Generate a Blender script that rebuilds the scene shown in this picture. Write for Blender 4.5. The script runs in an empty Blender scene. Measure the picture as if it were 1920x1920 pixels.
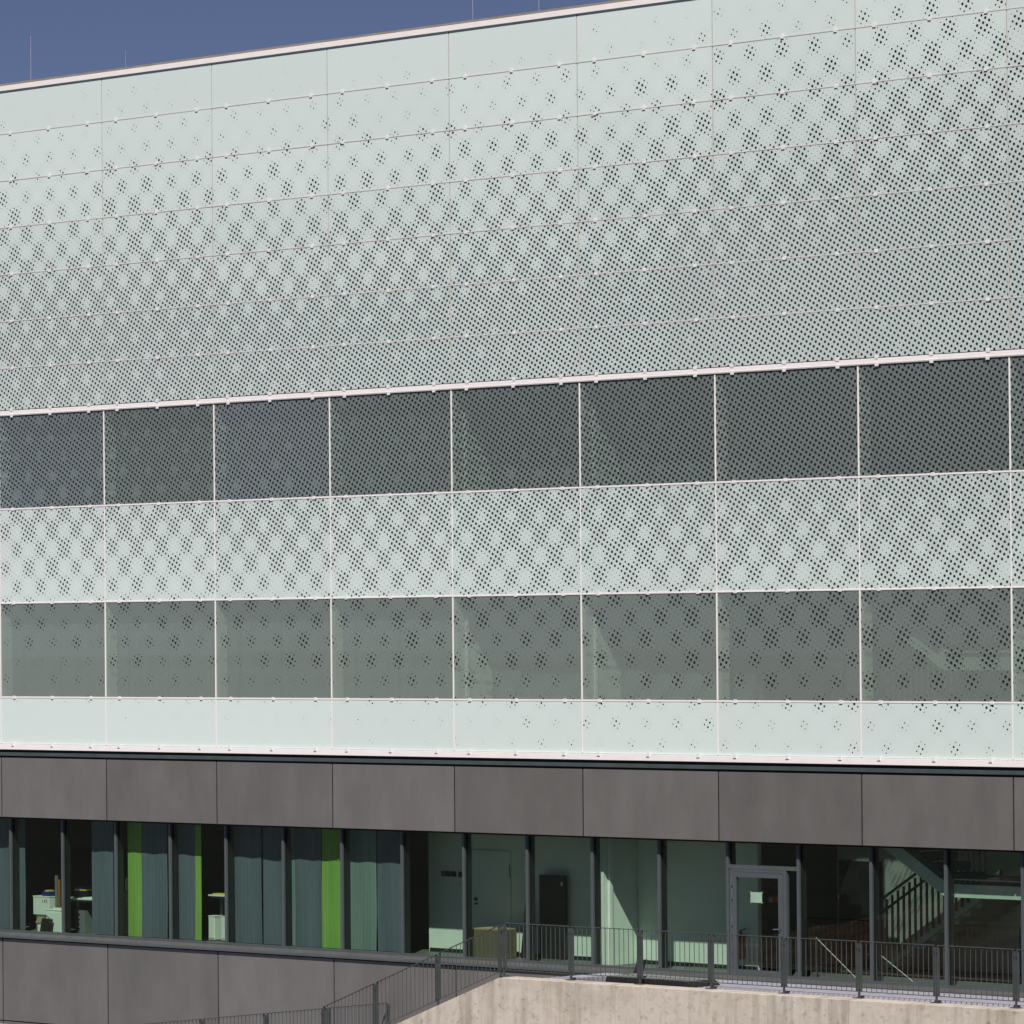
import bpy, bmesh, math, random
from mathutils import Vector, Matrix
R = math.radians
rng = random.Random(7)
sc = bpy.context.scene
col = sc.collection

# ------------------------------------------------------------------ camera
F_PX, YAW, PITCH, ROLL = 8758.25, -0.7690714, 0.0098188, -0.0081607
cam_d = bpy.data.cameras.new('camera')
cam = bpy.data.objects.new('camera', cam_d); col.objects.link(cam)
fw = Vector((math.sin(YAW)*math.cos(PITCH), math.cos(YAW)*math.cos(PITCH), math.sin(PITCH)))
rt = Vector((math.cos(YAW), -math.sin(YAW), 0)); up = rt.cross(fw)
c_, s_ = math.cos(ROLL), math.sin(ROLL)
rt, up = c_*rt + s_*up, -s_*rt + c_*up
M = Matrix((rt, up, -fw)).transposed().to_4x4()
M.translation = Vector((77.1206, -63.9861, 2.2670))
cam.matrix_world = M
cam_d.sensor_width = 36; cam_d.lens = F_PX/1920*36
cam_d.shift_y = 141.84/1920
cam_d.clip_start = 1; cam_d.clip_end = 5000
sc.camera = cam

# ------------------------------------------------------------------ light
SUN_EL, SUN_AZ = 48.0, 37.0          # azimuth to the right of the facade normal
w = bpy.data.worlds.new('World'); sc.world = w; w.use_nodes = True
nt = w.node_tree
sky = nt.nodes.new('ShaderNodeTexSky'); sky.sky_type = 'NISHITA'; sky.sun_disc = False
sky.sun_elevation = R(SUN_EL); sky.sun_rotation = R(180-SUN_AZ)
sky.altitude = 3000; sky.air_density = 0.5; sky.dust_density = 0.5; sky.ozone_density = 2.0
bg = nt.nodes['Background']; bg.inputs['Strength'].default_value = 0.05
hs = nt.nodes.new('ShaderNodeHueSaturation'); hs.inputs['Saturation'].default_value = .9; hs.inputs['Value'].default_value = .95; hs.inputs['Hue'].default_value = .512
nt.links.new(sky.outputs[0], hs.inputs['Color']); nt.links.new(hs.outputs[0], bg.inputs['Color'])
sun_d = bpy.data.lights.new('sun', 'SUN'); sun_d.energy = 5.0; sun_d.angle = R(0.53); sun_d.color = (1, 0.95, 0.89)
sun = bpy.data.objects.new('sun', sun_d); col.objects.link(sun)
e, a = R(SUN_EL), R(SUN_AZ)
sun_dir = Vector((math.sin(a)*math.cos(e), -math.cos(a)*math.cos(e), math.sin(e)))
sun.rotation_euler = sun_dir.to_track_quat('Z', 'Y').to_euler(); sun.location = sun_dir*60
vs = sc.view_settings; vs.view_transform = 'Standard'; vs.look = 'None'; vs.exposure = 0.1; vs.gamma = 1
sc.render.engine = 'CYCLES'
sc.cycles.use_denoising = True
sc.cycles.max_bounces = 8; sc.cycles.transparent_max_bounces = 16
sc.cycles.caustics_reflective = False; sc.cycles.caustics_refractive = False

# ------------------------------------------------------------------ node helpers
def N(nt, t, **k):
    n = nt.nodes.new(t)
    for a_, v in k.items(): setattr(n, a_, v)
    return n
def mth(nt, op, a_, b_=None, c__=None, clamp=False):
    n = nt.nodes.new('ShaderNodeMath'); n.operation = op; n.use_clamp = clamp
    for i, v in enumerate((a_, b_, c__)):
        if v is None: continue
        if isinstance(v, (int, float)): n.inputs[i].default_value = v
        else: nt.links.new(v, n.inputs[i])
    return n.outputs[0]
def new_mat(name):
    m = bpy.data.materials.new(name); m.use_nodes = True
    return m, m.node_tree, m.node_tree.nodes['Principled BSDF']
def ramp(nt, fac, stops, interp='LINEAR'):
    r = N(nt, 'ShaderNodeValToRGB'); r.color_ramp.interpolation = interp
    el = r.color_ramp.elements
    while len(el) > 1: el.remove(el[-1])
    el[0].position = stops[0][0]; el[0].color = (*stops[0][1], 1)
    for p, c in stops[1:]:
        x = el.new(p); x.color = (*c, 1)
    nt.links.new(fac, r.inputs[0]); return r.outputs[0]
def noise(nt, vec, scale, detail=3, rough=.55):
    n = N(nt, 'ShaderNodeTexNoise'); n.inputs['Scale'].default_value = scale
    n.inputs['Detail'].default_value = detail; n.inputs['Roughness'].default_value = rough
    if vec is not None: nt.links.new(vec, n.inputs['Vector'])
    return n.outputs['Fac']
def mapped(nt, scale):
    g = N(nt, 'ShaderNodeNewGeometry'); mp = N(nt, 'ShaderNodeMapping'); mp.inputs['Scale'].default_value = scale
    nt.links.new(g.outputs['Position'], mp.inputs['Vector']); return mp.outputs[0]
def bump(nt, bsdf, h, strength, dist=.01):
    b = N(nt, 'ShaderNodeBump'); b.inputs['Strength'].default_value = strength; b.inputs['Distance'].default_value = dist
    nt.links.new(h, b.inputs['Height']); nt.links.new(b.outputs[0], bsdf.inputs['Normal'])
def plain(name, c, rough=.5, metal=0, var=.12, scale=(3, 3, 3), spec=.5):
    m, nt, b = new_mat(name)
    n = noise(nt, mapped(nt, scale), 1.0, 4)
    lo = tuple(max(0, x*(1-var)) for x in c); hi = tuple(min(1, x*(1+var)) for x in c)
    nt.links.new(ramp(nt, n, [(.3, lo), (.7, hi)]), b.inputs['Base Color'])
    b.inputs['Roughness'].default_value = rough; b.inputs['Metallic'].default_value = metal
    b.inputs['Specular IOR Level'].default_value = spec
    return m

# ------------------------------------------------------------------ printed dot screen (30 degree screen, clusters on a coarser grid)
def dot_size(nt, X0, Z0, soft=False):
    """Relative dot radius (0..1) of the print at a point of the facade."""
    LX, LZ = 0.7686, 0.7885
    ux = mth(nt, 'MULTIPLY_ADD', X0, 1/LX, -7.094/LX); uz = mth(nt, 'MULTIPLY_ADD', Z0, 1/LZ, -11.612/LZ)
    gg = mth(nt, 'MULTIPLY', mth(nt, 'COSINE', mth(nt, 'MULTIPLY', ux, 2*math.pi)), mth(nt, 'COSINE', mth(nt, 'MULTIPLY', uz, 2*math.pi)))
    # reach of the print above and below the middle of the facade; it grows to the right, and one bay starts higher
    xn = mth(nt, 'MULTIPLY_ADD', X0, 1/40, .1)
    rise = ramp(nt, xn, [(x/40+.1, (v/10,)*3) for x, v in ((-4, 6.0), (1.7, 6.05), (8, 5.85), (15.3, 6.15), (18.7, 6.5), (22.1, 7.0), (25.5, 7.6), (31, 8.4))])
    bay1 = mth(nt, 'COMPARE', X0, 5.1, 1.7)
    htop = mth(nt, 'ADD', mth(nt, 'MULTIPLY', rise, 10), mth(nt, 'MULTIPLY', bay1, .33))
    hbot = mth(nt, 'MULTIPLY_ADD', X0, .066, 5.93)
    dz = mth(nt, 'SUBTRACT', Z0, 7.1)
    btop = mth(nt, 'MULTIPLY_ADD', mth(nt, 'SUBTRACT', htop, dz), .48, -1.03)
    bbot = mth(nt, 'MULTIPLY_ADD', mth(nt, 'ADD', hbot, dz), .425, -1.03)
    b = mth(nt, 'MINIMUM', mth(nt, 'MINIMUM', btop, bbot), mth(nt, 'MULTIPLY_ADD', X0, .014, 1.08))
    cv = N(nt, 'ShaderNodeCombineXYZ')                              # irregularity from cluster to cluster
    nt.links.new(mth(nt, 'ROUND', mth(nt, 'ADD', ux, uz)), cv.inputs[0]); nt.links.new(mth(nt, 'ROUND', mth(nt, 'SUBTRACT', ux, uz)), cv.inputs[1])
    wn = N(nt, 'ShaderNodeTexWhiteNoise'); wn.noise_dimensions = '2D'; nt.links.new(cv.outputs[0], wn.inputs['Vector'])
    nz = mth(nt, 'MULTIPLY_ADD', wn.outputs['Value'], .50, -.25)
    cv2 = N(nt, 'ShaderNodeCombineXYZ'); nt.links.new(X0, cv2.inputs[0]); nt.links.new(Z0, cv2.inputs[1])
    nz2 = mth(nt, 'MULTIPLY_ADD', noise(nt, cv2.outputs[0], .9, 1), .36, -.18)
    s = mth(nt, 'ADD', mth(nt, 'ADD', b, gg), mth(nt, 'ADD', nz, nz2))
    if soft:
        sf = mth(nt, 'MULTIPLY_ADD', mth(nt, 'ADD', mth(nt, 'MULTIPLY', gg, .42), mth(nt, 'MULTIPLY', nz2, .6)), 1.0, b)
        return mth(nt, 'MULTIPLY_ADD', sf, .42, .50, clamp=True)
    rr1 = mth(nt, 'MULTIPLY_ADD', s, 1.0, .43, clamp=True)
    bgd = mth(nt, 'MINIMUM', mth(nt, 'ADD', mth(nt, 'MULTIPLY_ADD', b, .42, .30), mth(nt, 'ADD', mth(nt, 'MULTIPLY', gg, .16), mth(nt, 'MULTIPLY', nz2, .8))), .31)
    return mth(nt, 'MAXIMUM', rr1, bgd)
def dot_mask(nt, dot_shade=False):
    P, C30, S30 = 0.09660, math.cos(R(30)), math.sin(R(30))
    g = N(nt, 'ShaderNodeNewGeometry'); sp = N(nt, 'ShaderNodeSeparateXYZ'); nt.links.new(g.outputs['Position'], sp.inputs[0])
    X, Z = sp.outputs[0], sp.outputs[2]
    q1 = mth(nt, 'ADD', mth(nt, 'MULTIPLY', X, C30/P), mth(nt, 'MULTIPLY', Z, -S30/P))
    q2 = mth(nt, 'ADD', mth(nt, 'MULTIPLY', X, S30/P), mth(nt, 'MULTIPLY', Z, C30/P))
    r1, r2 = mth(nt, 'ROUND', q1), mth(nt, 'ROUND', q2)
    d1, d2 = mth(nt, 'SUBTRACT', q1, r1), mth(nt, 'SUBTRACT', q2, r2)
    d = mth(nt, 'SQRT', mth(nt, 'ADD', mth(nt, 'MULTIPLY', d1, d1), mth(nt, 'MULTIPLY', d2, d2)))
    X0 = mth(nt, 'ADD', mth(nt, 'MULTIPLY', r1, C30*P), mth(nt, 'MULTIPLY', r2, S30*P))
    Z0 = mth(nt, 'ADD', mth(nt, 'MULTIPLY', r1, -S30*P), mth(nt, 'MULTIPLY', r2, C30*P))
    rr = dot_size(nt, X0, Z0)
    vis = mth(nt, 'GREATER_THAN', rr, .06)
    mask = mth(nt, 'MULTIPLY', mth(nt, 'LESS_THAN', d, mth(nt, 'MULTIPLY', rr, .275)), vis)
    if not dot_shade: return mask
    # dot shade painted into the colour: the ground greys with local ink coverage
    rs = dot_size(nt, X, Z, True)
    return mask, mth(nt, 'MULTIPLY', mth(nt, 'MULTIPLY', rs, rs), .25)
def thin_fresnel(nt, ior=1.5):           # the same reflectance on both faces of a thin sheet
    g = N(nt, 'ShaderNodeNewGeometry'); fr = N(nt, 'ShaderNodeFresnel')
    nt.links.new(mth(nt, 'MULTIPLY_ADD', g.outputs['Backfacing'], 1/ior-ior, ior), fr.inputs[0])
    return fr.outputs[0]
def mat_frit_opaque():
    m, nt, b = new_mat('back_painted_glass')
    mask, dot_shade = dot_mask(nt, True)
    oi = N(nt, 'ShaderNodeObjectInfo')
    base = ramp(nt, oi.outputs['Random'], [(0, (.622, .706, .694)), (1, (.655, .738, .726))])
    mx = N(nt, 'ShaderNodeMix', data_type='RGBA')
    gm = N(nt, 'ShaderNodeMix', data_type='RGBA'); nt.links.new(dot_shade, gm.inputs[0]); nt.links.new(base, gm.inputs[6]); gm.inputs[7].default_value = (.05, .05, .055, 1)
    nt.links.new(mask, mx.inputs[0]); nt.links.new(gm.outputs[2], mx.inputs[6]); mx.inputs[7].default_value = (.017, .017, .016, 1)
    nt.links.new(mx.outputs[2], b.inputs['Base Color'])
    b.inputs['Roughness'].default_value = .12; b.inputs['IOR'].default_value = 1.5
    return m
def mat_frit_glass():
    m, nt, b = new_mat('printed_window_glass'); nt.nodes.remove(b)
    out = nt.nodes['Material Output']
    mask = dot_mask(nt)
    tr = N(nt, 'ShaderNodeBsdfTransparent'); tr.inputs[0].default_value = (.86, .92, .88, 1)
    veil = N(nt, 'ShaderNodeBsdfDiffuse'); voi = N(nt, 'ShaderNodeObjectInfo'); nt.links.new(voi.outputs['Color'], veil.inputs[0])
    m1 = N(nt, 'ShaderNodeMixShader'); m1.inputs[0].default_value = .275
    nt.links.new(tr.outputs[0], m1.inputs[1]); nt.links.new(veil.outputs[0], m1.inputs[2])
    dk = N(nt, 'ShaderNodeBsdfDiffuse'); dk.inputs[0].default_value = (.010, .011, .012, 1)
    m2 = N(nt, 'ShaderNodeMixShader'); nt.links.new(mask, m2.inputs[0]); nt.links.new(m1.outputs[0], m2.inputs[1]); nt.links.new(dk.outputs[0], m2.inputs[2])
    fr = thin_fresnel(nt)
    gl = N(nt, 'ShaderNodeBsdfGlossy'); gl.inputs['Roughness'].default_value = .02
    m3 = N(nt, 'ShaderNodeMixShader'); nt.links.new(fr, m3.inputs[0])
    nt.links.new(m2.outputs[0], m3.inputs[1]); nt.links.new(gl.outputs[0], m3.inputs[2])
    nt.links.new(m3.outputs[0], out.inputs[0]); return m
def mat_glass():
    m, nt, b = new_mat('green_tinted_glass'); nt.nodes.remove(b)
    out = nt.nodes['Material Output']
    tr = N(nt, 'ShaderNodeBsdfTransparent'); tr.inputs[0].default_value = (.84, .91, .862, 1)
    fr = thin_fresnel(nt)
    gl = N(nt, 'ShaderNodeBsdfGlossy'); gl.inputs['Roughness'].default_value = .005
    m3 = N(nt, 'ShaderNodeMixShader'); nt.links.new(fr, m3.inputs[0])
    nt.links.new(tr.outputs[0], m3.inputs[1]); nt.links.new(gl.outputs[0], m3.inputs[2])
    nt.links.new(m3.outputs[0], out.inputs[0]); return m
def mat_fibre():
    m, nt, b = new_mat('grey_fibre_cement')
    oi = N(nt, 'ShaderNodeObjectInfo')
    n1 = noise(nt, mapped(nt, (1.1, 1, .55)), 1.0, 5, .6)
    n2 = noise(nt, mapped(nt, (9, 1, .7)), 1.0, 3)
    n3 = noise(nt, mapped(nt, (60, 60, 60)), 1.0, 2)
    v = mth(nt, 'ADD', mth(nt, 'ADD', mth(nt, 'MULTIPLY', n1, .76), mth(nt, 'MULTIPLY', n2, .12)), mth(nt, 'ADD', mth(nt, 'MULTIPLY', oi.outputs['Random'], .20), mth(nt, 'MULTIPLY', n3, .08)))
    nt.links.new(ramp(nt, v, [(.30, (.094, .090, .088)), (.55, (.120, .1145, .112)), (.80, (.152, .145, .143))]), b.inputs['Base Color'])
    b.inputs['Roughness'].default_value = .62
    bump(nt, b, n3, .15, .004); return m
def mat_beige():
    m, nt, b = new_mat('beige_cast_concrete')
    n1 = noise(nt, mapped(nt, (.8, 1, 1.0)), 1.0, 6, .65)
    n2 = noise(nt, mapped(nt, (16, 1, .8)), 1.0, 3)
    n3 = noise(nt, mapped(nt, (5, 5, 5)), 1.0, 6, .7)
    n4 = noise(nt, mapped(nt, (40, 40, 40)), 1.0, 3)
    v = mth(nt, 'ADD', mth(nt, 'MULTIPLY', n1, .5), mth(nt, 'ADD', mth(nt, 'MULTIPLY', n2, .2), mth(nt, 'ADD', mth(nt, 'MULTIPLY', n3, .3), mth(nt, 'MULTIPLY', n4, .06))))
    c1 = ramp(nt, v, [(.36, (.34, .298, .25)), (.45, (.47, .412, .355)), (.54, (.55, .484, .422)), (.66, (.62, .565, .51))])
    # dark run-off stains
    st = noise(nt, mapped(nt, (3.2, 1, .35)), 1.0, 4, .6)
    sp_ = noise(nt, mapped(nt, (7, 7, 9)), 1.0, 5, .75)
    sm = mth(nt, 'ADD', ramp(nt, st, [(.50, (0,)*3), (.68, (.6,)*3)]), ramp(nt, sp_, [(.55, (0,)*3), (.66, (.62,)*3)]), clamp=True)
    vo = N(nt, 'ShaderNodeTexVoronoi'); vo.inputs['Scale'].default_value = 1.7; nt.links.new(mapped(nt, (1, .02, 1)), vo.inputs['Vector'])
    sm = mth(nt, 'ADD', sm, mth(nt, 'MULTIPLY', mth(nt, 'LESS_THAN', vo.outputs['Distance'], .020), .6), clamp=True)
    mx = N(nt, 'ShaderNodeMix', data_type='RGBA'); nt.links.new(sm, mx.inputs[0]); nt.links.new(c1, mx.inputs[6]); mx.inputs[7].default_value = (.27, .235, .19, 1)
    nt.links.new(mx.outputs[2], b.inputs['Base Color']); b.inputs['Roughness'].default_value = .85
    bump(nt, b, mth(nt, 'ADD', n2, n3), .25, .01); return m
def mat_curtain(name, c):
    m, nt, b = new_mat(name); nt.nodes.remove(b); out = nt.nodes['Material Output']
    n = noise(nt, mapped(nt, (11, 1, .5)), 1.0, 4)
    cc = ramp(nt, n, [(.3, tuple(x*.90 for x in c)), (.7, tuple(min(1, x*1.08) for x in c))])
    d = N(nt, 'ShaderNodeBsdfDiffuse'); t = N(nt, 'ShaderNodeBsdfTranslucent'); mx = N(nt, 'ShaderNodeMixShader'); mx.inputs[0].default_value = .10
    nt.links.new(cc, d.inputs[0]); nt.links.new(cc, t.inputs[0]); nt.links.new(d.outputs[0], mx.inputs[1]); nt.links.new(t.outputs[0], mx.inputs[2])
    nt.links.new(mx.outputs[0], out.inputs[0]); return m
def mat_paper():
    m, nt, b = new_mat('creased_paper')
    n = noise(nt, mapped(nt, (9, 9, 9)), 1.0, 4)
    nt.links.new(ramp(nt, n, [(.3, (.66, .72, .70)), (.7, (.82, .86, .84))]), b.inputs['Base Color']); b.inputs['Roughness'].default_value = .8
    bump(nt, b, n, .6, .01); return m
def mat_ground():
    m, nt, b = new_mat('bare_soil_ground')
    n = noise(nt, mapped(nt, (.08, .08, .08)), 1.0, 8, .6); n2 = noise(nt, mapped(nt, (2, 2, 2)), 1.0, 5)
    v = mth(nt, 'ADD', mth(nt, 'MULTIPLY', n, .7), mth(nt, 'MULTIPLY', n2, .3))
    nt.links.new(ramp(nt, v, [(.35, (.022, .028, .016)), (.55, (.040, .042, .028)), (.7, (.065, .058, .042))]), b.inputs['Base Color'])
    b.inputs['Roughness'].default_value = .9; return m
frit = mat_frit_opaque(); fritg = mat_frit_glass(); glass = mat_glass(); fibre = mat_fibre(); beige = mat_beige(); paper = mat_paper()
soil_g = mat_ground()
jrail_m = plain('joint_profile', (.58, .565, .56), .45, var=.05)
clip_m = plain('clip_metal', (.76, .735, .745), .4, var=.03)
rod_m = plain('pale_rod', (.62, .60, .64), .5)
white = plain('white_coated_metal', (.85, .805, .81), .35, var=.03)
offwhite = plain('light_grey_profile', (.58, .56, .54), .4, var=.05)
frame_m = plain('blue_grey_frame', (.072, .083, .090), .38, var=.08)
dark_frame = plain('dark_inner_frame', (.020, .021, .022), .5)
black_m = plain('black_gap', (.008, .008, .009), .8)
teal_m = plain('teal_grey_profile', (.055, .072, .077), .45)
flash_m = plain('brown_flashing', (.20, .175, .145), .6)
rail_m = plain('green_grey_railing', (.062, .070, .072), .45, var=.15)
plaster = plain('pale_plaster', (.74, .79, .73), .8, var=.04)
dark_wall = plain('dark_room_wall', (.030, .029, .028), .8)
grey_floor = plain('grey_floor', (.13, .13, .125), .5)
blind_m = plain('grey_blind', (.15, .16, .165), .7, var=.06)
blind2_m = plain('darker_blind_frame', (.115, .125, .13), .7, var=.06)
deck_m = plain('lilac_grey_paving', (.32, .315, .375), .8, var=.15, scale=(6, 6, 6))
cur_grey = mat_curtain('grey_curtain', (.135, .160, .200))
cur_light = mat_curtain('pale_grey_curtain', (.195, .27, .255))
cur_green = mat_curtain('green_curtain', (.245, .43, .10))
soil = plain('brown_soil', (.27, .185, .125), .95, var=.4, scale=(1.5, 1.5, 1.5))
card = plain('brown_cardboard', (.42, .31, .19), .8, var=.08)
olive = plain('olive_reflection', (.125, .11, .06), .8, var=.12)
white_lac = plain('white_lacquer', (.72, .76, .70), .4, var=.03)
black_f = plain('black_fabric', (.012, .012, .013), .6, var=.3)
red_m = plain('red_paint', (.42, .018, .015), .3)
orange_m = plain('orange_red_sign', (.55, .10, .04), .5)
blue_m = plain('blue_plastic', (.018, .028, .22), .4)
yellow_m = plain('yellow_plastic', (.65, .48, .03), .5)
amber_m = plain('amber_tube', (.22, .105, .02), .4)
steel_m = plain('brushed_steel', (.55, .55, .55), .3, metal=1)
reveal_m = plain('reveal_lining', (.50, .54, .50), .8, var=.05)
stairwall_m = plain('stairwell_plaster', (.42, .46, .42), .8, var=.06)
stair_edge = plain('pale_stair_concrete', (.50, .58, .53), .7)
tread_m = plain('teal_grey_stair', (.30, .36, .33), .7)
grey_fleece = plain('grey_fleece', (.20, .20, .215), .9, var=.2, scale=(8, 8, 8))
tape_m = plain('yellow_tape', (.5, .36, .05), .6)

# ------------------------------------------------------------------ mesh helpers
class MB:
    def __init__(s): s.v = []; s.f = []
    def box(s, x0, x1, y0, y1, z0, z1):
        n = len(s.v)
        s.v += [(x0,y0,z0),(x1,y0,z0),(x1,y1,z0),(x0,y1,z0),(x0,y0,z1),(x1,y0,z1),(x1,y1,z1),(x0,y1,z1)]
        s.f += [tuple(n+i for i in q) for q in ((0,3,2,1),(4,5,6,7),(0,1,5,4),(1,2,6,5),(2,3,7,6),(3,0,4,7))]
        return s
    def prism_xz(s, pts, y0, y1):          # counter-clockwise polygon seen from the front (-y)
        n, k = len(s.v), len(pts)
        s.v += [(x, y0, z) for x, z in pts] + [(x, y1, z) for x, z in pts]
        s.f += [tuple(n+i for i in range(k)), tuple(n+k+i for i in reversed(range(k)))]
        s.f += [(n+i, n+k+i, n+k+(i+1) % k, n+(i+1) % k) for i in range(k)]
        return s
    def bar(s, p, q, wx, wy):              # straight bar between two points, section wx (sideways) x wy (up)
        p, q = Vector(p), Vector(q); d = (q-p).normalized()
        u = d.cross(Vector((0, 0, 1)))
        u = Vector((1, 0, 0)) if u.length < 1e-4 else u.normalized()
        v = u.cross(d).normalized(); n = len(s.v)
        for o in (p, q):
            for a_, b_ in ((-1,-1),(1,-1),(1,1),(-1,1)): s.v.append(tuple(o + u*wx/2*a_ + v*wy/2*b_))
        s.f += [tuple(n+i for i in g) for g in ((0,1,2,3),(7,6,5,4),(0,4,5,1),(1,5,6,2),(2,6,7,3),(3,7,4,0))]
        return s
    def tube(s, p, q, r, k=8, r2=None):
        p, q = Vector(p), Vector(q); d = (q-p).normalized(); r2 = r if r2 is None else r2
        u = d.orthogonal().normalized(); v = d.cross(u); n = len(s.v)
        for o, rad in ((p, r), (q, r2)):
            for i in range(k):
                t = 2*math.pi*i/k; s.v.append(tuple(o + (u*math.cos(t)+v*math.sin(t))*rad))
        s.f += [(n+i, n+(i+1) % k, n+k+(i+1) % k, n+k+i) for i in range(k)]
        s.f += [tuple(n+i for i in reversed(range(k))), tuple(n+k+i for i in range(k))]
        return s
    def lathe(s, cx, cy, prof, k=14):
        n = len(s.v)
        for r, z in prof:
            for i in range(k):
                t = 2*math.pi*i/k; s.v.append((cx+r*math.cos(t), cy+r*math.sin(t), z))
        for j in range(len(prof)-1):
            for i in range(k):
                s.f.append((n+j*k+i, n+j*k+(i+1) % k, n+(j+1)*k+(i+1) % k, n+(j+1)*k+i))
        s.f += [tuple(n+i for i in reversed(range(k))), tuple(n+(len(prof)-1)*k+i for i in range(k))]
        return s
    def mesh(s, name, m, smooth=False):
        me = bpy.data.meshes.new(name); me.from_pydata(s.v, [], s.f); me.materials.append(m)
        bm = bmesh.new(); bm.from_mesh(me); bmesh.ops.recalc_face_normals(bm, faces=bm.faces); bm.to_mesh(me); bm.free()
        if smooth:
            for p in me.polygons: p.use_smooth = True
        return me
    def build(s, name, m, parent=None, smooth=False, bevel=0):
        return link(name, s.mesh(name, m, smooth), parent, bevel=bevel)
def wloc(o):
    v = Vector(o.location)
    while o.parent is not None: o = o.parent; v += o.location
    return v
def link(name, me, parent=None, loc=None, bevel=0):
    o = bpy.data.objects.new(name, me); col.objects.link(o)
    if parent is not None:
        o.parent = parent; pw = wloc(parent)
        o.location = -pw if loc is None else Vector(loc)-pw
    elif loc is not None: o.location = loc
    if bevel:
        b = o.modifiers.new('bevel', 'BEVEL'); b.width = bevel; b.segments = 2; b.limit_method = 'ANGLE'
    return o
def B(x0, x1, y0, y1, z0, z1): return MB().box(x0, x1, y0, y1, z0, z1)
def thing(name, label, cat, loc=(0, 0, 0), group=None):
    o = bpy.data.objects.new(name, None); col.objects.link(o); o.location = loc; o.empty_display_size = .2
    return tag(o, label, cat, group)
def tag(o, label, cat, group=None):
    o['label'] = label; o['category'] = cat
    if group: o['group'] = group
    return o
def structure(o): o['kind'] = 'structure'; return o

# ------------------------------------------------------------------ setting
BAY = 3.4
X_L, X_R = -BAY, 9*BAY
DECK = -4.085
g = structure(MB().box(-1500, 1500, -1500, 1500, -8.2, -7.5).build('ground', soil_g))
deck = structure(B(17.6, 40, -1.915, -.005, -4.6, DECK).build('terrace_paving', deck_m))
low = structure(B(-6, 12.3, -9, -.05, -7.49, -5.95).build('lower_terrace_paving', deck_m))
steps = MB()
for k in range(10):
    x1 = 17.59-(k+1)*.482; steps.box(x1, x1+.482, -1.91, -.05, -7.48, DECK-(k+1)*.169)
structure(steps.build('steps', beige))

# ------------------------------------------------------------------ the building
bld = thing('office_building', 'office building with mint dotted glass facade over grey cladding and a glazed ground floor', 'building', (13.6, 0, -7.5))
def part(mb, name, m, parent=bld, **k): return mb.build(name, m, parent, **k)

# glass skin panels
def panel_mesh(name, wd, ht, m): return B(-wd/2, wd/2, 0, .010, -ht/2, ht/2).mesh(name, m)
PW = BAY-.030
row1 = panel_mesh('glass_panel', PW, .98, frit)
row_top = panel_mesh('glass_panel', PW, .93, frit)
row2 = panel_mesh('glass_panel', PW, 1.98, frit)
pane2 = panel_mesh('window_pane', PW, 1.97, fritg)
def put(me, name, x, z):
    o = link(name, me, bld, (x, 0, z))
    o.rotation_euler = (rng.uniform(-.0012, .0012), 0, rng.uniform(-.0007, .0007)); return o
bays = range(-1, 9)
for i in bays:
    xc = (i+.5)*BAY
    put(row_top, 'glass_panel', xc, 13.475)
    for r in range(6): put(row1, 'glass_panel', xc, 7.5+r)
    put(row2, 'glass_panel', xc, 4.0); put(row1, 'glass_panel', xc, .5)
    for z in (6.0, 2.0):
        o = put(pane2, 'window_pane', xc, z); k_ = rng.uniform(.95, 1.04)
        c = (.405, .448, .480) if (z == 6.0 and i in (0, 2)) else ((.375, .420, .410) if z == 6.0 else (.420, .474, .460))  # reflections of slightly tilted panes put into the veil colour
        o.color = (c[0]*k_, c[1]*k_, c[2]*k_, 1)
# horizontal joint rails
for z in (8, 9, 10, 11, 12, 13):
    part(MB().box(X_L, X_R, -.006, .022, z-.012, z+.012), 'joint_rail', jrail_m, bevel=.003)
for z in (5, 3, 1):
    part(MB().box(X_L, X_R, -.008, .03, z-.016, z+.016), 'joint_rail', white, bevel=.003)
rail7 = MB().prism_xz([(X_L, 6.985), (X_R, 6.985), (X_R, 7.095), (X_L, 7.095)], -.026, .04)
part(rail7, 'window_head_rail', white, bevel=.006)
part(B(X_L, X_R, -.031, -.0265, 7.003, 7.018), 'rail_rib', white)
part(B(X_L, X_R, -.004, .03, 7.095, 7.112), 'rail_gap', black_m)
# vertical joints
for i in range(-1, 10):
    x = i*BAY
    part(B(x-.013, x-.003, .004, .03, 7.115, 13.92), 'vertical_joint', offwhite)
    for z0, z1 in ((5.02, 6.98), (1.02, 2.98)):
        part(B(x-.016, x+.016, -.010, .05, z0, z1), 'window_mullion', white, bevel=.004)
    for z0, z1 in ((3.02, 4.98), (.02, .98)):
        part(B(x-.011, x+.011, -.004, .03, z0, z1), 'vertical_joint', white)
# clips
clip_me = B(-.035, .035, -.016, 0, -.032, .032).mesh('clip', clip_m)
thin_me = B(-.041, .041, -.009, 0, -.034, .034).mesh('clip', clip_m)
far_clips = MB()
for z in (13, 12, 11, 10, 9, 8, 7.118, 6.985, 5, 3, 1, -.002):
    yy = -.046 if z == -.002 else (-.027 if z in (6.985, 7.118) else -.005)
    for i in bays:
        for fx in (.45, 1.7, 2.95):
            x = i*BAY+fx
            if 0 <= i <= 7:
                o = link('clip', thin_me if z in (6.985, 7.118) else clip_me, bld, (x+rng.uniform(-.012, .012), yy, z)); o.rotation_euler = (0, rng.uniform(-.03, .03), 0)
            else: far_clips.box(x-.038, x+.038, yy-.024, yy, z-.037, z+.037)
o = part(far_clips, 'clips', white); o['kind'] = 'stuff'
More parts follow.
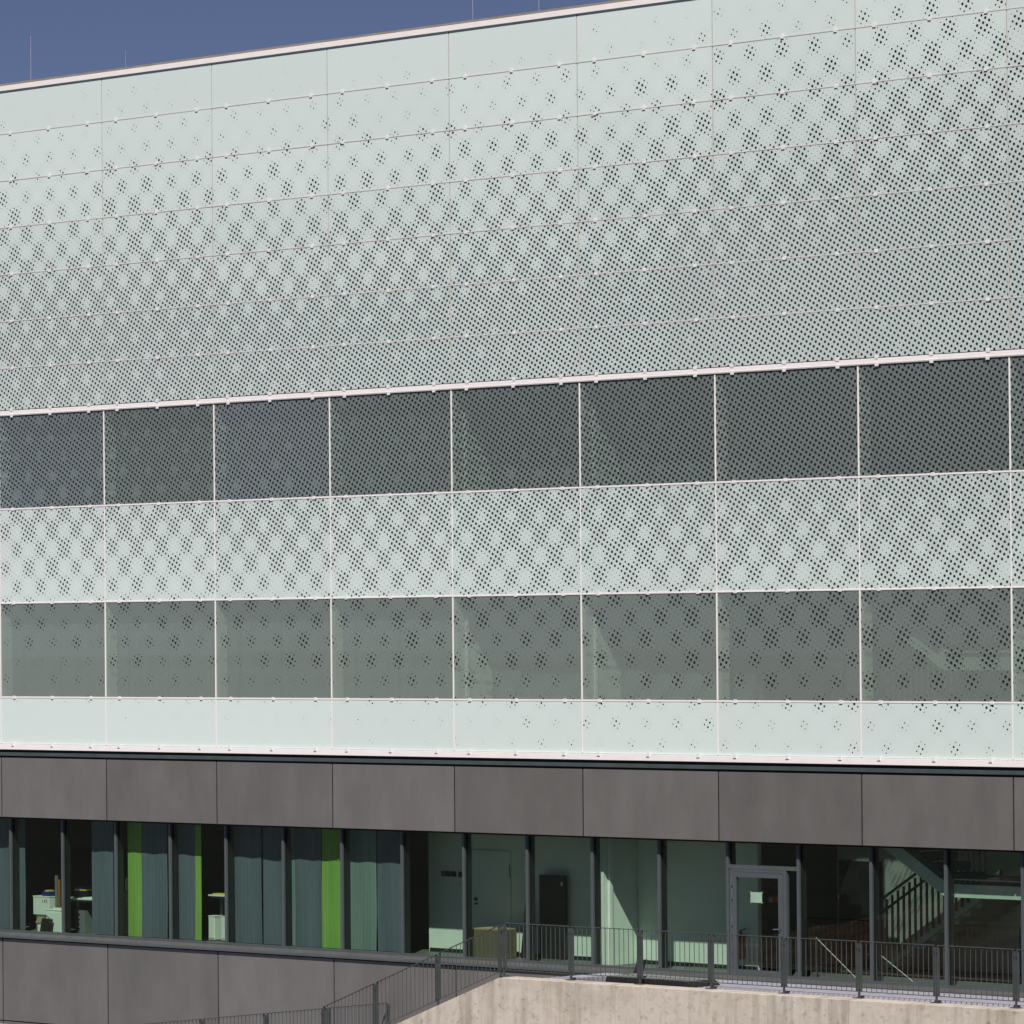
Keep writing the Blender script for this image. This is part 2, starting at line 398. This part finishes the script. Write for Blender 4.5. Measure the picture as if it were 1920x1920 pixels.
# coping and roof edge
for i in bays:
    part(B(i*BAY+.004, (i+1)*BAY-.004, -.035, .35, 13.915, 14.02), 'coping_section', white, bevel=.004)
part(B(X_L, X_R, .10, .40, 14.021, 14.092), 'roof_flashing', flash_m)
part(B(X_L+.02, X_R-.02, .41, 13.5, 13.6, 14.0), 'roof', dark_wall)
# base rail and shadow profile
part(B(X_L, X_R, -.045, .05, -.112, .004), 'base_rail', white, bevel=.005)
part(B(X_L, X_R, .02, .06, -.40, -.113), 'shadow_gap', black_m)
part(B(X_L, X_R, -.032, .019, -.245, -.172), 'drip_profile', teal_m, bevel=.004)
# fibre cement cladding
cp_up = B(-BAY/2+.016, BAY/2-.016, 0, .012, -.63, .63).mesh('cladding_panel', fibre)
cp_lo = B(-BAY/2+.016, BAY/2-.016, 0, .012, -.865, .865).mesh('cladding_panel', fibre)
cp_lo2 = B(-BAY/2+.016, BAY/2-.016, 0, .012, -.80, .80).mesh('cladding_panel', fibre)
for i in bays:
    xc = (i+.5)*BAY
    for me, z in ((cp_up, -.918), (cp_lo, -5.01), (cp_lo2, -6.70)):
        o = link('cladding_panel', me, bld, (xc, 0, z)); o.rotation_euler = (0, 0, rng.uniform(-.0008, .0008))
part(B(X_L, X_R, .061, .20, -1.54, -.10), 'cladding_backing', black_m)
part(B(X_L, X_R, .035, .20, -7.5, -4.09), 'cladding_backing', black_m)
part(B(X_L, X_R, .201, .30, -1.592, -1.10), 'window_head_shade', black_m)  # black strip standing in for the header's shadow on the glass top
part(B(X_L, X_R, .031, .20, -1.552, -1.541), 'soffit', black_m)
# backing behind the opaque glass, floors, outer shell
for z0, z1 in ((7.12, 13.6), (3.04, 4.96), (-.09, .96)):
    part(B(X_L, X_R, .05, .07, z0, z1), 'backing_wall', black_m)
for z0, z1 in ((7.2, 7.6), (-4.6, -4.02)):
    part(B(X_L+.02, X_R-.02, .21, 12, z0, z1), 'floor_slab', grey_floor)
SW0, SW1, SWY0, SWY1 = 21.2, 26.2, .55, 3.57          # stairwell opening
def holed(z0, z1, y0, y1, name, m):
    part(B(X_L+.27, SW0, y0, y1, z0, z1), name, m); part(B(SW1, X_R-.27, y0, y1, z0, z1), name, m)
    part(B(SW0+.001, SW1-.001, SWY1, y1, z0, z1), name, m)
    if y0 < SWY0: part(B(SW0+.001, SW1-.001, y0, SWY0, z0, z1), name, m)
for z0, z1 in ((3.25, 4.0), (-.75, 0)): holed(z0, z1, .21, 11.95, 'floor_slab', grey_floor)
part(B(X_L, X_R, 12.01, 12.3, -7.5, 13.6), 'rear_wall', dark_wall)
for x0 in (X_L, X_R-.25): part(B(x0, x0+.25, .50, 12, -7.5, 13.6), 'end_wall', fibre)

# upper floors: reveals, partitions and what stands behind the printed panes
for zf, zt in ((0, 3.0), (4, 7.0)):
    for i in range(-1, 10):
        x = i*BAY
        deep = i in (4, 5)
        part(B(x-.03, x+.03, .075, 1.06 if deep else .30, zf+.98, zt+.24), 'reveal', reveal_m)
        if deep: part(B(x+.031, x+.075, .30, .36, zf+.98, zt+.2), 'reveal_post', white)
    for i in (-1, 0, 1, 2, 3, 8):
        x = i*BAY
        part(B(x+.031, x+BAY-.031, .31, .33, zf+.9, zt+.2), 'blind', blind_m)
        o = MB()
        o.box(x+.35, x+BAY-.25, .300, .309, zt-.36, zt-.30); o.box(x+.35, x+.42, .300, .309, zf+.95, zt-.37); o.box(x+BAY-.32, x+BAY-.25, .300, .309, zf+.95, zt-.37)
        o.box(x+1.6, x+1.64, .300, .309, zf+.95, zt-.37)
        part(o, 'blind_frame', blind2_m)
    for i in (4, 5):
        x = i*BAY
        part(B(x+.031, x+BAY-.031, 1.07, 1.15, zf+.02, zt+.22), 'inner_wall', blind_m)
        d = part(B(x-.02+.06, x+.80, 1.03, 1.066, zf+.02, zf+2.02), 'inner_door_frame', blind2_m)
        part(B(x+.14, x+.66, 1.02, 1.029, zf+.02, zf+1.86), 'inner_door_leaf', blind_m, d)
    part(B(6*BAY+.05, 8*BAY-.05, 3.6, 3.7, zf+.02, zt+.22), 'inner_wall', blind2_m)
    part(B(6*BAY-.2, 6*BAY-.05, 1.16, 3.6, zf+.02, zt+.22), 'inner_wall', blind_m)

# ground floor glazing
FY = .22
for k in range(-2, 18):
    x = k*BAY/2
    m_ = part(B(x-.030, x+.030, FY, FY+.05, -4.055, -1.593), 'mullion', frame_m, bevel=.004)
    part(B(x-.028, x+.028, FY+.075, FY+.21, -3.97, -1.593), 'inner_mullion', dark_frame, m_)
    if k == 17: continue
    x1 = x+BAY/2
    if k == 12:                      # door bay
        part(B(x+.03, x1-.03, FY+.005, FY+.10, -2.065, -1.995), 'transom', frame_m)
        part(B(x+.03, x1-.03, FY+.055, FY+.068, -1.994, -1.593), 'fanlight_pane', glass)
        part(B(x+1.43, x1-.03, FY+.055, FY+.068, -3.97, -2.066), 'side_pane', glass)
        part(B(x+1.43, x1-.03, FY+.004, FY+.10, -4.06, -3.971), 'bottom_rail', frame_m)
        continue
    part(B(x+.03, x1-.03, FY+.055, FY+.068, -3.97, -1.593), 'ground_floor_pane', glass)
    part(B(x-.03+.061, x1-.031, FY-.002, FY+.10, -4.06, -3.971), 'bottom_rail', frame_m, bevel=.004)
for i in range(-1, 6):
    xa, xb = i*BAY+.002, (i+1)*BAY-.002
    if i == 5: xb = 19.0
    part(MB().prism_xz([(xa, -4.118), (xb, -4.118), (xb, -4.075), (xa, -4.075)], -.065, .21), 'window_sill', frame_m, bevel=.004)
# entrance door
dx0, dx1 = 20.46, 21.82
door = part(MB().box(dx0, dx0+.07, FY+.002, FY+.09, DECK+.002, -2.068).box(dx1-.07, dx1, FY+.002, FY+.09, DECK+.002, -2.068).box(dx0+.07, dx1-.07, FY+.002, FY+.09, -2.12, -2.068), 'entrance_door', frame_m)
lf = MB(); lx0, lx1 = dx0+.075, dx1-.075
lf.box(lx0, lx0+.085, FY-.008, FY+.06, DECK+.02, -2.124).box(lx1-.11, lx1, FY-.008, FY+.06, DECK+.02, -2.124).box(lx0+.085, lx1-.11, FY-.008, FY+.06, -2.215, -2.124).box(lx0+.085, lx1-.11, FY-.008, FY+.06, DECK+.02, -3.90)
part(lf, 'door_leaf', frame_m, door)
part(B(lx0+.086, lx1-.111, FY+.02, FY+.032, -3.899, -2.216), 'door_pane', glass, door)
for z in (-2.27, -2.52, -3.00, -3.50, -3.76):
    part(MB().tube((lx0-.004, FY-.022, z-.10), (lx0-.004, FY-.022, z+.10), .012, 8), 'hinge', steel_m, door)
hd = MB(); hx = lx1-.05
hd.tube((hx, FY-.008, -3.12), (hx, FY-.06, -3.12), .012, 8).tube((hx+.012, FY-.06, -3.12), (hx-.14, FY-.06, -3.135), .012, 8)
hp = part(hd, 'door_handle', steel_m, door); part(B(hx-.02, hx+.02, FY-.02, FY-.0085, -3.26, -3.17), 'lock_plate', steel_m, door)

# ground floor interior shell
ZF = -4.015
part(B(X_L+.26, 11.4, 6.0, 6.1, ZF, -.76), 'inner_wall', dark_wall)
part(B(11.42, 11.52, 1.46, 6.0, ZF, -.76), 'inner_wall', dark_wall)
cw = part(B(11.42, 20.07, 1.45, 1.55, ZF, -.76), 'corridor_wall', plaster)
part(B(11.45, 20.06, 1.435, 1.449, ZF, ZF+.07), 'skirting', dark_frame, cw)
part(B(16.98, 17.05, .50, 1.434, ZF, -.76), 'partition_wall', plaster)
part(B(17.051, 17.10, .62, .70, ZF, -.76), 'partition_post', white)
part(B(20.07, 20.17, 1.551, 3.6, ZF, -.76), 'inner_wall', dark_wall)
part(B(20.18, X_R-.26, 3.6, 3.7, ZF, -.76), 'stairwell_wall', stairwall_m)
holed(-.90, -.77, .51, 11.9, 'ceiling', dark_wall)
# corridor door with handle, switches
cd = part(MB().box(12.55, 13.70, 1.425, 1.4495, ZF+.005, -1.98), 'corridor_door', white_lac)
part(B(13.68, 13.695, 1.415, 1.4245, -2.5, -2.24), 'door_hinge', dark_frame, cd); part(B(13.68, 13.695, 1.415, 1.4245, -3.75, -3.5), 'door_hinge', dark_frame, cd)
part(MB().tube((12.77, 1.38, -2.94), (12.77, 1.4245, -2.94), .035, 10).tube((12.78, 1.38, -3.03), (12.78, 1.4245, -3.03), .022, 10), 'door_knob', dark_frame, cd)
for x, m_ in ((11.80, blind2_m), (11.93, black_m), (12.08, black_m), (12.28, black_m)):
    part(B(x, x+.115, 1.42, 1.4495, -2.52, -2.42), 'switch_plate', m_)
hd_ = part(B(20.25, 21.28, 3.56, 3.5995, ZF+.005, -2.06), 'stairwell_door', black_m)
for z in (-2.35, -2.6): part(B(20.28, 20.34, 3.54, 3.5595, z-.03, z+.03), 'door_hinge', steel_m, hd_)

# ------------------------------------------------------------------ stairs inside
def stair(zo, label, name='staircase'):
    t = thing(name, label, 'staircase', (24.9, 2.2, ZF+zo), 'stairs in the stairwell')
    se = stair_edge if zo == 0 else tread_m
    zl = -2.225+zo; XB = 25.20; YB = .60
    part(B(XB, 27.15, YB+.04, 3.55, zl-.215, zl), 'landing', tread_m, t)
    part(B(XB, 27.15, YB, YB+.039, zl-.22, zl+.01), 'landing_edge', se, t)
    for zz in (.10, .17): part(MB().tube((XB+.03, YB+.03, zl+zz), (27.15, YB+.03, zl+zz), .022, 6), 'guard_rail', dark_frame if zz > .11 else tread_m, t)
    n = 12
    for k in range(n):            # upper flight rises to the left
        x1 = XB-k*.30
        part(B(x1-.33, x1, YB+.10, YB+1.1, zl+k*.176+.03, zl+(k+1)*.176), 'tread', tread_m, t)
    part(MB().prism_xz([(XB-.005, zl-.22), (XB-.005, zl+.06), (XB-.01-n*.30, zl+n*.176+.06), (XB-.01-n*.30, zl+n*.176-.22)], YB, YB+.09), 'stringer', se, t)
    part(MB().bar((XB-.05, YB-.02, zl+.16), (XB-1.6, YB-.02, zl+1.08), .03, .13), 'hand_rail', dark_frame, t)
    for k in range(10):           # lower flight rises to the right, farther in
        x0 = 22.25+k*.26
        part(B(x0, x0+.28, 2.36, 3.5, ZF+zo+k*.158, ZF+zo+(k+1)*.158), 'tread', tread_m, t)
    sl = .158/.26
    part(MB().prism_xz([(22.15, ZF+zo+.01), (22.35, ZF+zo+.01), (25.1, ZF+zo+.01+2.75*sl), (25.1, ZF+zo+.30+2.75*sl), (22.15, ZF+zo+.18)], 2.28, 2.35), 'stringer', tread_m, t)
    for k in range(20):
        x = 22.2+k*.135; zb = ZF+zo+.2+(x-22.2)*sl
        part(B(x, x+.04, 2.24, 2.27, zb-.15, zb+1.0), 'baluster', dark_frame, t)
    for dz in (1.02, .78): part(MB().bar((22.15, 2.255, ZF+zo+.2+dz), (24.9, 2.255, ZF+zo+.2+dz+2.75*sl), .06, .035), 'hand_rail', dark_frame, t)
    return t
stair(0, 'grey indoor stairs with dark bar railing behind the ground floor glazing at right')
stair(4.0, 'indoor stairs dimly seen behind the lower row of dotted window panes at right')

for k, (xa, za, xb, zb) in enumerate(((22.03, -3.30, 22.98, -4.0), (23.55, -3.56, 24.30, -4.0))):
    t = thing('steel_handrail', ('left' if k == 0 else 'right')+' one of two thin steel handrails slanting down behind the right hand panes', 'handrail', (xb, .8, ZF), 'slanting handrails')
    part(MB().tube((xa, .8, za), (xb, .8, ZF+.01), .008, 8), 'rail_tube', offwhite, t); part(MB().tube((xa, .8, za), (xa-.35, .8, za+.01), .013, 8), 'rail_end', dark_frame, t)
    part(MB().tube((xa+.02, .8, ZF+.001), (xa+.02, .8, za-.01), .012, 8), 'rail_post', dark_frame, t)

# ------------------------------------------------------------------ curtains
def curtain(x0, x1, m, label, y=.50, pale=None):
    n = max(6, int((x1-x0)/.014)); mb = MB(); ph = rng.uniform(0, 6.28)
    for r, z in ((0, -3.98), (1, -3.2), (2, -2.3), (3, -1.50)):
        for i in range(n+1):
            x = x0+(x1-x0)*i/n
            xx = x+(.012*math.sin(3*x0+r*2.1) if r < 2 else 0)
            mb.v.append((xx, y+.0028*math.sin(x*70+ph+1.6*math.sin(x*5+ph)+.5*math.sin(r*1.7+x*9))*(1.0-.12*r)+.009*math.sin(x*9+ph*2+r*.5), z))
    for r in range(3):
        for i in range(n):
            a_ = r*(n+1)+i; mb.f.append((a_, a_+1, a_+n+2, a_+n+1))
    mx, my = (x0+x1)/2, y
    o = mb.build('curtain', m, None, smooth=True)
    return tag(o, label, 'curtain', 'curtains behind the ground floor windows')
curtain(-.70, -.36, cur_grey, 'grey curtain cut by the left edge of the picture')
curtain(-.13, .17, cur_grey, 'narrow grey curtain left of the white box with letters')
curtain(2.33, 3.02, cur_grey, 'grey curtain right of the desk with the papers')
curtain(3.48, 3.92, cur_green, 'bright green curtain, leftmost of the green ones')
curtain(3.925, 4.72, cur_grey, 'grey curtain just right of the leftmost green curtain')
curtain(5.00, 5.57, cur_grey, 'grey curtain just left of the narrowest green curtain')
curtain(5.575, 5.76, cur_green, 'narrowest green curtain, beside the tall standing desk')
curtain(6.72, 7.58, cur_grey, 'wide grey curtain just right of the standing desk')
curtain(7.60, 8.28, cur_grey, 'grey curtain, right one of the pair filling a whole pane', y=.53)
curtain(8.43, 8.56, cur_light, 'thin pale strip of curtain at the left of the rightmost green curtain pane')
curtain(8.565, 9.34, cur_grey, 'grey curtain just left of the rightmost green curtain')
curtain(9.345, 9.92, cur_green, 'bright green curtain, rightmost of the green ones')
curtain(10.12, 10.91, cur_light, 'pale grey green curtain right of the rightmost green curtain')
curtain(10.935, 11.66, cur_grey, 'rightmost grey curtain, beside the dark opening')

# ------------------------------------------------------------------ things in the office
def desk(name, label, x0, x1, y0, y1, zt, legs):
    t = thing(name, label, 'desk', ((x0+x1)/2, (y0+y1)/2, ZF), 'office desks')
    part(B(x0, x1, y0, y1, zt-.03, zt), 'desk_top', white_lac, t)
    part(B(x0+.05, x1-.05, y0+.05, y1-.05, zt-.08, zt-.031), 'frame', blind2_m, t)
    for lx in legs:
        part(B(lx-.045, lx+.045, (y0+y1)/2-.05, (y0+y1)/2+.05, ZF+.03, zt-.081), 'leg', blind2_m, t)
        part(B(lx-.05, lx+.05, y0+.05, y1-.05, ZF, ZF+.029), 'foot', blind2_m, t)
    return t
desk('desk', 'white desk with trays and papers at the far left', .85, 2.30, .95, 1.65, -3.285, (1.0, 2.15))
desk('standing_desk', 'white standing desk beside the narrowest green curtain', 5.58, 7.0, .85, 1.5, -3.06, (5.68, 6.85))
def carton(name, label, x0, x1, y0, y1, z0, z1, m, cat='box', lid=True):
    t = thing(name, label, cat, ((x0+x1)/2, (y0+y1)/2, z0))
    part(B(x0, x1, y0, y1, z0, z1-.012), 'carcass', m, t, bevel=.006)
    if lid: part(B(x0-.008, x1+.008, y0-.008, y1+.008, z1-.011, z1+.014), 'lid', m, t, bevel=.004)
    return t
cab = carton('white_cabinet', 'low white cabinet standing close to the glass at far left', .77, 1.28, .56, .78, ZF, -3.53, white_lac, 'cabinet')
part(B(.80, 1.25, .548, .5595, ZF+.03, -3.58), 'door_front', white_lac, cab)
lid = carton('archive_box', 'white box with black and red letters behind the low white cabinet', .04, .57, .82, 1.05, -3.665, -3.28, white_lac, 'box')
st_ = carton('stool', 'small grey stool under the white lettered box', .12, .52, .83, 1.04, ZF, -3.68, blind2_m, 'stool')
def letters(txt, x, y, z, h, m, parent):
    cu = bpy.data.curves.new('letter', 'FONT'); cu.body = txt; cu.size = h; cu.extrude = .001
    o = bpy.data.objects.new('tmp', cu); col.objects.link(o)
    dg = bpy.context.evaluated_depsgraph_get(); me = bpy.data.meshes.new_from_object(o.evaluated_get(dg)); bpy.data.objects.remove(o)
    me.materials.clear(); me.materials.append(m)
    q = link('letter', me, parent, (x, y, z)); q.rotation_euler = (R(90), 0, 0); return q
for i, (t_, m_) in enumerate((('L', black_m), ('B', red_m), ('S', black_m))):
    letters(t_, (.335)+i*.066, .814, -3.395, .085, m_, lid)
bag = thing('black_bag', 'black bag leaning on the low white cabinet', 'bag', (.85, .49, ZF))
part(MB().prism_xz([(.66, ZF), (1.00, ZF), (1.05, -3.80), (1.00, -3.77), (1.02, -3.72), (.74, -3.705)], .46, .545), 'bag_body', black_f, bag, bevel=.012)
part(MB().tube((.78, .50, -3.71), (.86, .50, -3.65), .008).tube((.86, .50, -3.65), (.96, .50, -3.715), .008), 'bag_handle', black_f, bag)
oc = thing('opened_carton', 'small opened cardboard carton beside the black bag', 'box', (.55, .65, ZF))
part(B(.44, .70, .60, .74, ZF, -3.86), 'carton_body', white_lac, oc); part(MB().prism_xz([(.30, -3.83), (.62, -3.81), (.66, -3.69), (.40, -3.69)], .655, .662), 'carton_flap', card, oc)
part(B(.46, .68, .64, .653, -3.859, -3.815), 'carton_back', blind2_m, oc)
dr = thing('drawer_unit', 'grey drawer unit with dark handles under the desk', 'drawers', (1.3, 1.3, ZF))
part(B(1.15, 1.46, 1.05, 1.5, ZF, -3.55), 'carcass', blind_m, dr)
for k in range(4): part(B(1.2, 1.3, 1.035, 1.0495, ZF+.07+k*.1, ZF+.09+k*.1), 'drawer_handle', black_m, dr)
tr_ = thing('letter_tray', 'stack of blue and yellow letter trays on the desk', 'trays', (1.25, 1.25, -3.285))
for k, m_ in enumerate((black_f, black_f, black_f, yellow_m, blue_m)): part(B(1.02+.01*k, 1.45-.01*k, 1.12, 1.4, -3.283+k*.05, -3.25+k*.05), 'tray', m_, tr_)
bb = carton('blue_crate', 'dark blue crate on the white lettered box', .30, .56, .84, 1.03, -3.262, -3.155, blue_m, 'crate', False)
part(B(.38, .52, .86, 1.0, -3.166, -3.138), 'content', yellow_m, bb)
tb = thing('amber_tube', 'tall amber tube in a pale stand on the low white cabinet', 'tube', (1.05, .65, -3.515))
part(B(.95, 1.22, .60, .74, -3.515, -3.48), 'base', white_lac, tb); part(B(.96, 1.02, .65, .69, -3.479, -2.80), 'stand', blind_m, tb); part(MB().tube((1.07, .67, -3.479), (1.07, .67, -2.88), .036, 10), 'tube_body', amber_m, tb)
pp = tag(B(1.48, 1.85, .97, 1.2, -3.284, -3.262).build('paper_stack', paper), 'flat stack of white papers on the desk at far left', 'papers')
ct = carton('tall_carton', 'tall brown cardboard carton behind the leftmost green curtain', 2.86, 3.35, .85, 1.15, ZF, -3.10, card, 'box', False)
rl = thing('paper_rolls', 'upright paper rolls on the tall brown carton', 'rolls', (3.0, 1.0, -3.11))
for k in range(3): part(MB().tube((2.92+k*.07, .95, -3.111), (2.92+k*.07, .95, -2.80), .027, 10), 'roll', card if k == 1 else white_lac, rl)
for k, (x0, x1) in enumerate(((5.53, 5.72), (5.91, 6.35))):
    cc_ = carton('pedestal_cabinet', ('left' if k == 0 else 'right')+' one of two white pedestal cabinets under the standing desk', x0, x1, .90, 1.08, ZF+.02, -3.51, white_lac, 'cabinet')
    part(B(x0+.02, x1-.02, .888, .8995, ZF+.06, -3.55), 'drawer_front', white_lac, cc_)
yb = tag(B(5.66, 5.98, .9, 1.1, -3.059, -3.035).build('yellow_folder', yellow_m), 'yellow folder lying on the standing desk', 'folder')

# ------------------------------------------------------------------ things in the corridor
bp = thing('black_board', 'tall black board standing against the pale corridor wall', 'board', (15.1, 1.2, ZF))
part(B(14.60, 15.28, 1.30, 1.36, ZF, -2.40), 'panel', black_f, bp); part(B(15.18, 15.22, 1.292, 1.2995, -2.60, -2.52), 'label_plate', white_lac, bp)
lb = thing('leaning_board', 'narrow black board leaning beside a window mullion', 'board', (14.3, 1.1, ZF))
part(MB().prism_xz([(14.20, ZF), (14.46, ZF), (14.40, -2.75), (14.36, -2.75)], 1.18, 1.22), 'panel', black_f, lb)
ob = thing('reflection_block', 'olive brown block standing in for a reflection low in the glass near the corridor door', 'box', (13.9, .85, ZF))
part(B(13.42, 14.16, .62, 1.12, ZF, -3.46), 'carton_body', olive, ob, bevel=.01); part(B(13.44, 14.14, .64, 1.10, -3.459, -3.44), 'carton_flap', card, ob)  # reflection in the pane built as a solid olive block behind the glass
fe = thing('fire_extinguisher', 'red fire extinguisher hanging on the wall inside the glass door', 'extinguisher', (19.72, 1.35, -3.81))
part(MB().lathe(19.72, 1.36, [(.055, -3.82), (.065, -3.80), (.065, -3.42), (.05, -3.37), (.02, -3.34)], 16), 'cylinder', red_m, fe, smooth=True)
part(MB().tube((19.72, 1.36, -3.34), (19.72, 1.36, -3.29), .02).bar((19.72, 1.36, -3.28), (19.86, 1.33, -3.25), .02, .02), 'valve', black_m, fe)
part(MB().tube((19.70, 1.30, -3.30), (19.64, 1.29, -3.55), .012), 'hose', black_m, fe)
part(B(19.70, 19.74, 1.291, 1.296, -3.70, -3.50), 'label_sticker', white_lac, fe)
s1 = thing('wall_sign', 'orange red sign with a pale mark on the wall inside the door', 'sign', (20.175, 1.69, -2.77))
part(B(20.172, 20.18, 1.61, 1.76, -2.77, -2.645), 'sign_plate', orange_m, s1); part(B(20.1805, 20.183, 1.66, 1.71, -2.745, -2.675), 'mark', white_lac, s1)
s2 = thing('wall_sign', 'dark red sign beside the orange one on the wall inside the door', 'sign', (20.175, 1.87, -2.77))
part(B(20.172, 20.18, 1.79, 1.94, -2.77, -2.645), 'sign_plate', red_m, s2); part(B(20.1805, 20.183, 1.86, 1.91, -2.72, -2.69), 'mark', white_lac, s2)
ps = thing('paper_sheet', 'white paper sheet taped to the glass door', 'paper', (21.07, FY+.017, -2.6))
part(B(20.935, 21.21, FY+.034, FY+.037, -2.672, -2.482), 'sheet', paper, ps)
for x, z in ((20.935, -2.482), (21.21, -2.482), (20.935, -2.672), (21.21, -2.672)): part(B(x-.018, x+.018, FY+.0375, FY+.039, z-.014, z+.014), 'tape', tape_m, ps)

# ------------------------------------------------------------------ retaining wall
WT = -4.065
rw = thing('retaining_wall', 'stained beige concrete retaining wall sloping down at its left end', 'wall', (22, -2.16, -7.5))
part(MB().prism_xz([(11.7, -7.5), (16.99, -7.5), (17.09, -7.5), (17.09, WT), (11.7, WT-5.39*.367)], -2.40, -1.92), 'wall_section', beige, rw, bevel=.008)
xs = [17.09, 18.30, 18.52, 23.62, 25.45, 30.2, 40]
for x0, x1 in zip(xs, xs[1:]):
    dy = rng.uniform(-.002, .002)
    part(B(x0+.006, x1-.006, -2.40+dy, -1.92, -7.5, WT), 'wall_section', beige, rw, bevel=.006)

# ------------------------------------------------------------------ railings
def railing(label, pts, zbase, plate=True, nb=13, top=.985):
    pts = [Vector(p) for p in pts]
    t = thing('railing', label, 'railing', pts[0], 'green grey bar railings')
    along_y = abs(pts[1].y-pts[0].y) > abs(pts[1].x-pts[0].x)
    dirv = (pts[1]-pts[0]); flat = Vector((dirv.x, dirv.y, 0)).normalized()
    for j, p in enumerate(pts):
        f = flat; sx, sy = (.005, .028) if not along_y else (.028, .005)
        low = zbase(p)
        po = part(B(p.x-sx*1.2, p.x+sx*1.2, p.y-sy, p.y+sy, low, p.z-.03), 'post', rail_m, t)
        if plate: part(B(p.x-.09, p.x+.09, p.y-.06, p.y+.06, low, low+.012), 'base_plate', rail_m, po)
        for zc in (p.z-.13, p.z-.84):
            for sgn in (-1, 1):
                c = p+f*sgn*.024; part(B(c.x-.019*abs(f.x)-.008*abs(f.y), c.x+.019*abs(f.x)+.008*abs(f.y), p.y+(c.y-p.y)-.010, p.y+(c.y-p.y)+.010, zc-.012, zc+.012), 'clamp', dark_frame, po)
    for p, q in zip(pts, pts[1:]):
        d = q-p; L = math.hypot(d.x, d.y); sl = d.z/L
        a_, b_ = p+d*(.05/L), q-d*(.05/L)
        mb = MB()
        mb.bar(a_-d.normalized()*.02, b_+d.normalized()*.02, .042, .012)
        mb.bar(a_-Vector((0, 0, .865)), b_-Vector((0, 0, .865)), .030, .012)
        for c in (a_, b_):
            sx, sy = (.005, .026) if not along_y else (.026, .005)
            mb.box(c.x-sx, c.x+sx, c.y-sy, c.y+sy, c.z-.865, c.z-.004)
        fr = part(mb, 'panel_frame', rail_m, t)
        for k in range(nb):
            u = (k+1)/(nb+1); c = a_+(b_-a_)*u
            part(MB().tube((c.x, c.y, c.z-.862), (c.x, c.y, c.z-.004), .0062, 6), 'baluster', rail_m, fr)
    return t
railing('level grey railing along the top of the retaining wall in front of the glass door', [(16.845+1.705*k, -2.0, -3.083) for k in range(9)], lambda p: WT+.001)
sp = [(11.96, -2.0, -4.89), (13.43, -2.0, -4.35), (15.11, -2.0, -3.73), (16.76, -2.0, -3.12)]
railing('sloping grey railing following the stairs down to the left', sp, lambda p: p.z-.985, plate=False)
railing('lower grey railing running out from the cladding at the bottom left', [(11.78, -.05-1.63*k, -4.93) for k in range(5)], lambda p: -5.949, nb=15)

# ------------------------------------------------------------------ things on the terrace and roof
fl = thing('drainage_mat', 'black edged drainage mat with grey fleece lying on the terrace by the railing', 'mat', (20, -1.5, DECK))
part(MB().prism_xz([(19.2, DECK+.002), (21.35, DECK+.002), (21.22, DECK+.10), (19.25, DECK+.115)], -1.80, -1.05), 'mat_edge', black_f, fl, bevel=.01)
part(MB().prism_xz([(19.26, DECK+.117), (21.2, DECK+.102), (21.2, DECK+.108), (19.26, DECK+.123)], -1.78, -1.06), 'fleece', grey_fleece, fl)
part(MB().prism_xz([(18.1, DECK+.002), (19.19, DECK+.002), (19.19, DECK+.10), (18.9, DECK+.085)], -1.78, -.9), 'mat_tail', grey_fleece, fl, bevel=.01)
bt = thing('black_sheet', 'black sheet standing upright on the terrace before the glazing', 'sheet', (18.9, -.3, DECK))
part(MB().prism_xz([(18.62, DECK+.001), (18.80, DECK+.001), (18.92, -3.76), (18.86, -3.775), (18.74, -3.75)], -.42, -.36), 'folded_sheet', black_f, bt)
for x, z1, r, lb_ in ((-2.43, 15.6, .0042, 'tall thin lightning rod above the roof edge at far left'), (.75, 15.0, .0025, 'short faint lightning rod, second from the left'), (11.32, 16.3, .0032, 'thin lightning rod above the roof edge, third from the left'), (13.16, 16.3, .0032, 'thin lightning rod, rightmost above the roof edge')):
    t = thing('lightning_rod', lb_, 'rod', (x, 3, 14.0), 'lightning rods')
    part(MB().tube((x, 3, 14.12), (x, 3, z1), r, 6, r*.5), 'rod', rod_m, t); part(B(x-.12, x+.12, 2.88, 3.12, 14.001, 14.12), 'foot', blind_m, t)

# earth heap in front of the building, seen only as a reflection
mb = MB(); n = 48; cx_, cy_ = -4, -44
for j in range(n+1):
    for i in range(n+1):
        u, v = (i/n-.5)*2, (j/n-.5)*2; r = math.hypot(u, v)
        h = max(0, 1-r)**.8*2.9*(1+.25*math.sin(5*u+1)+.2*math.sin(7*v+2*u)) if r < 1 else 0
        mb.v.append((cx_+u*13, cy_+v*9, -7.52+h+(.12*rng.random() if r < .98 else 0)))
for j in range(n):
    for i in range(n): k = j*(n+1)+i; mb.f.append((k, k+1, k+n+2, k+n+1))
tag(mb.build('earth_mound', soil, None, smooth=True), 'brown heap of earth reflected in the ground floor glass at right', 'mound')
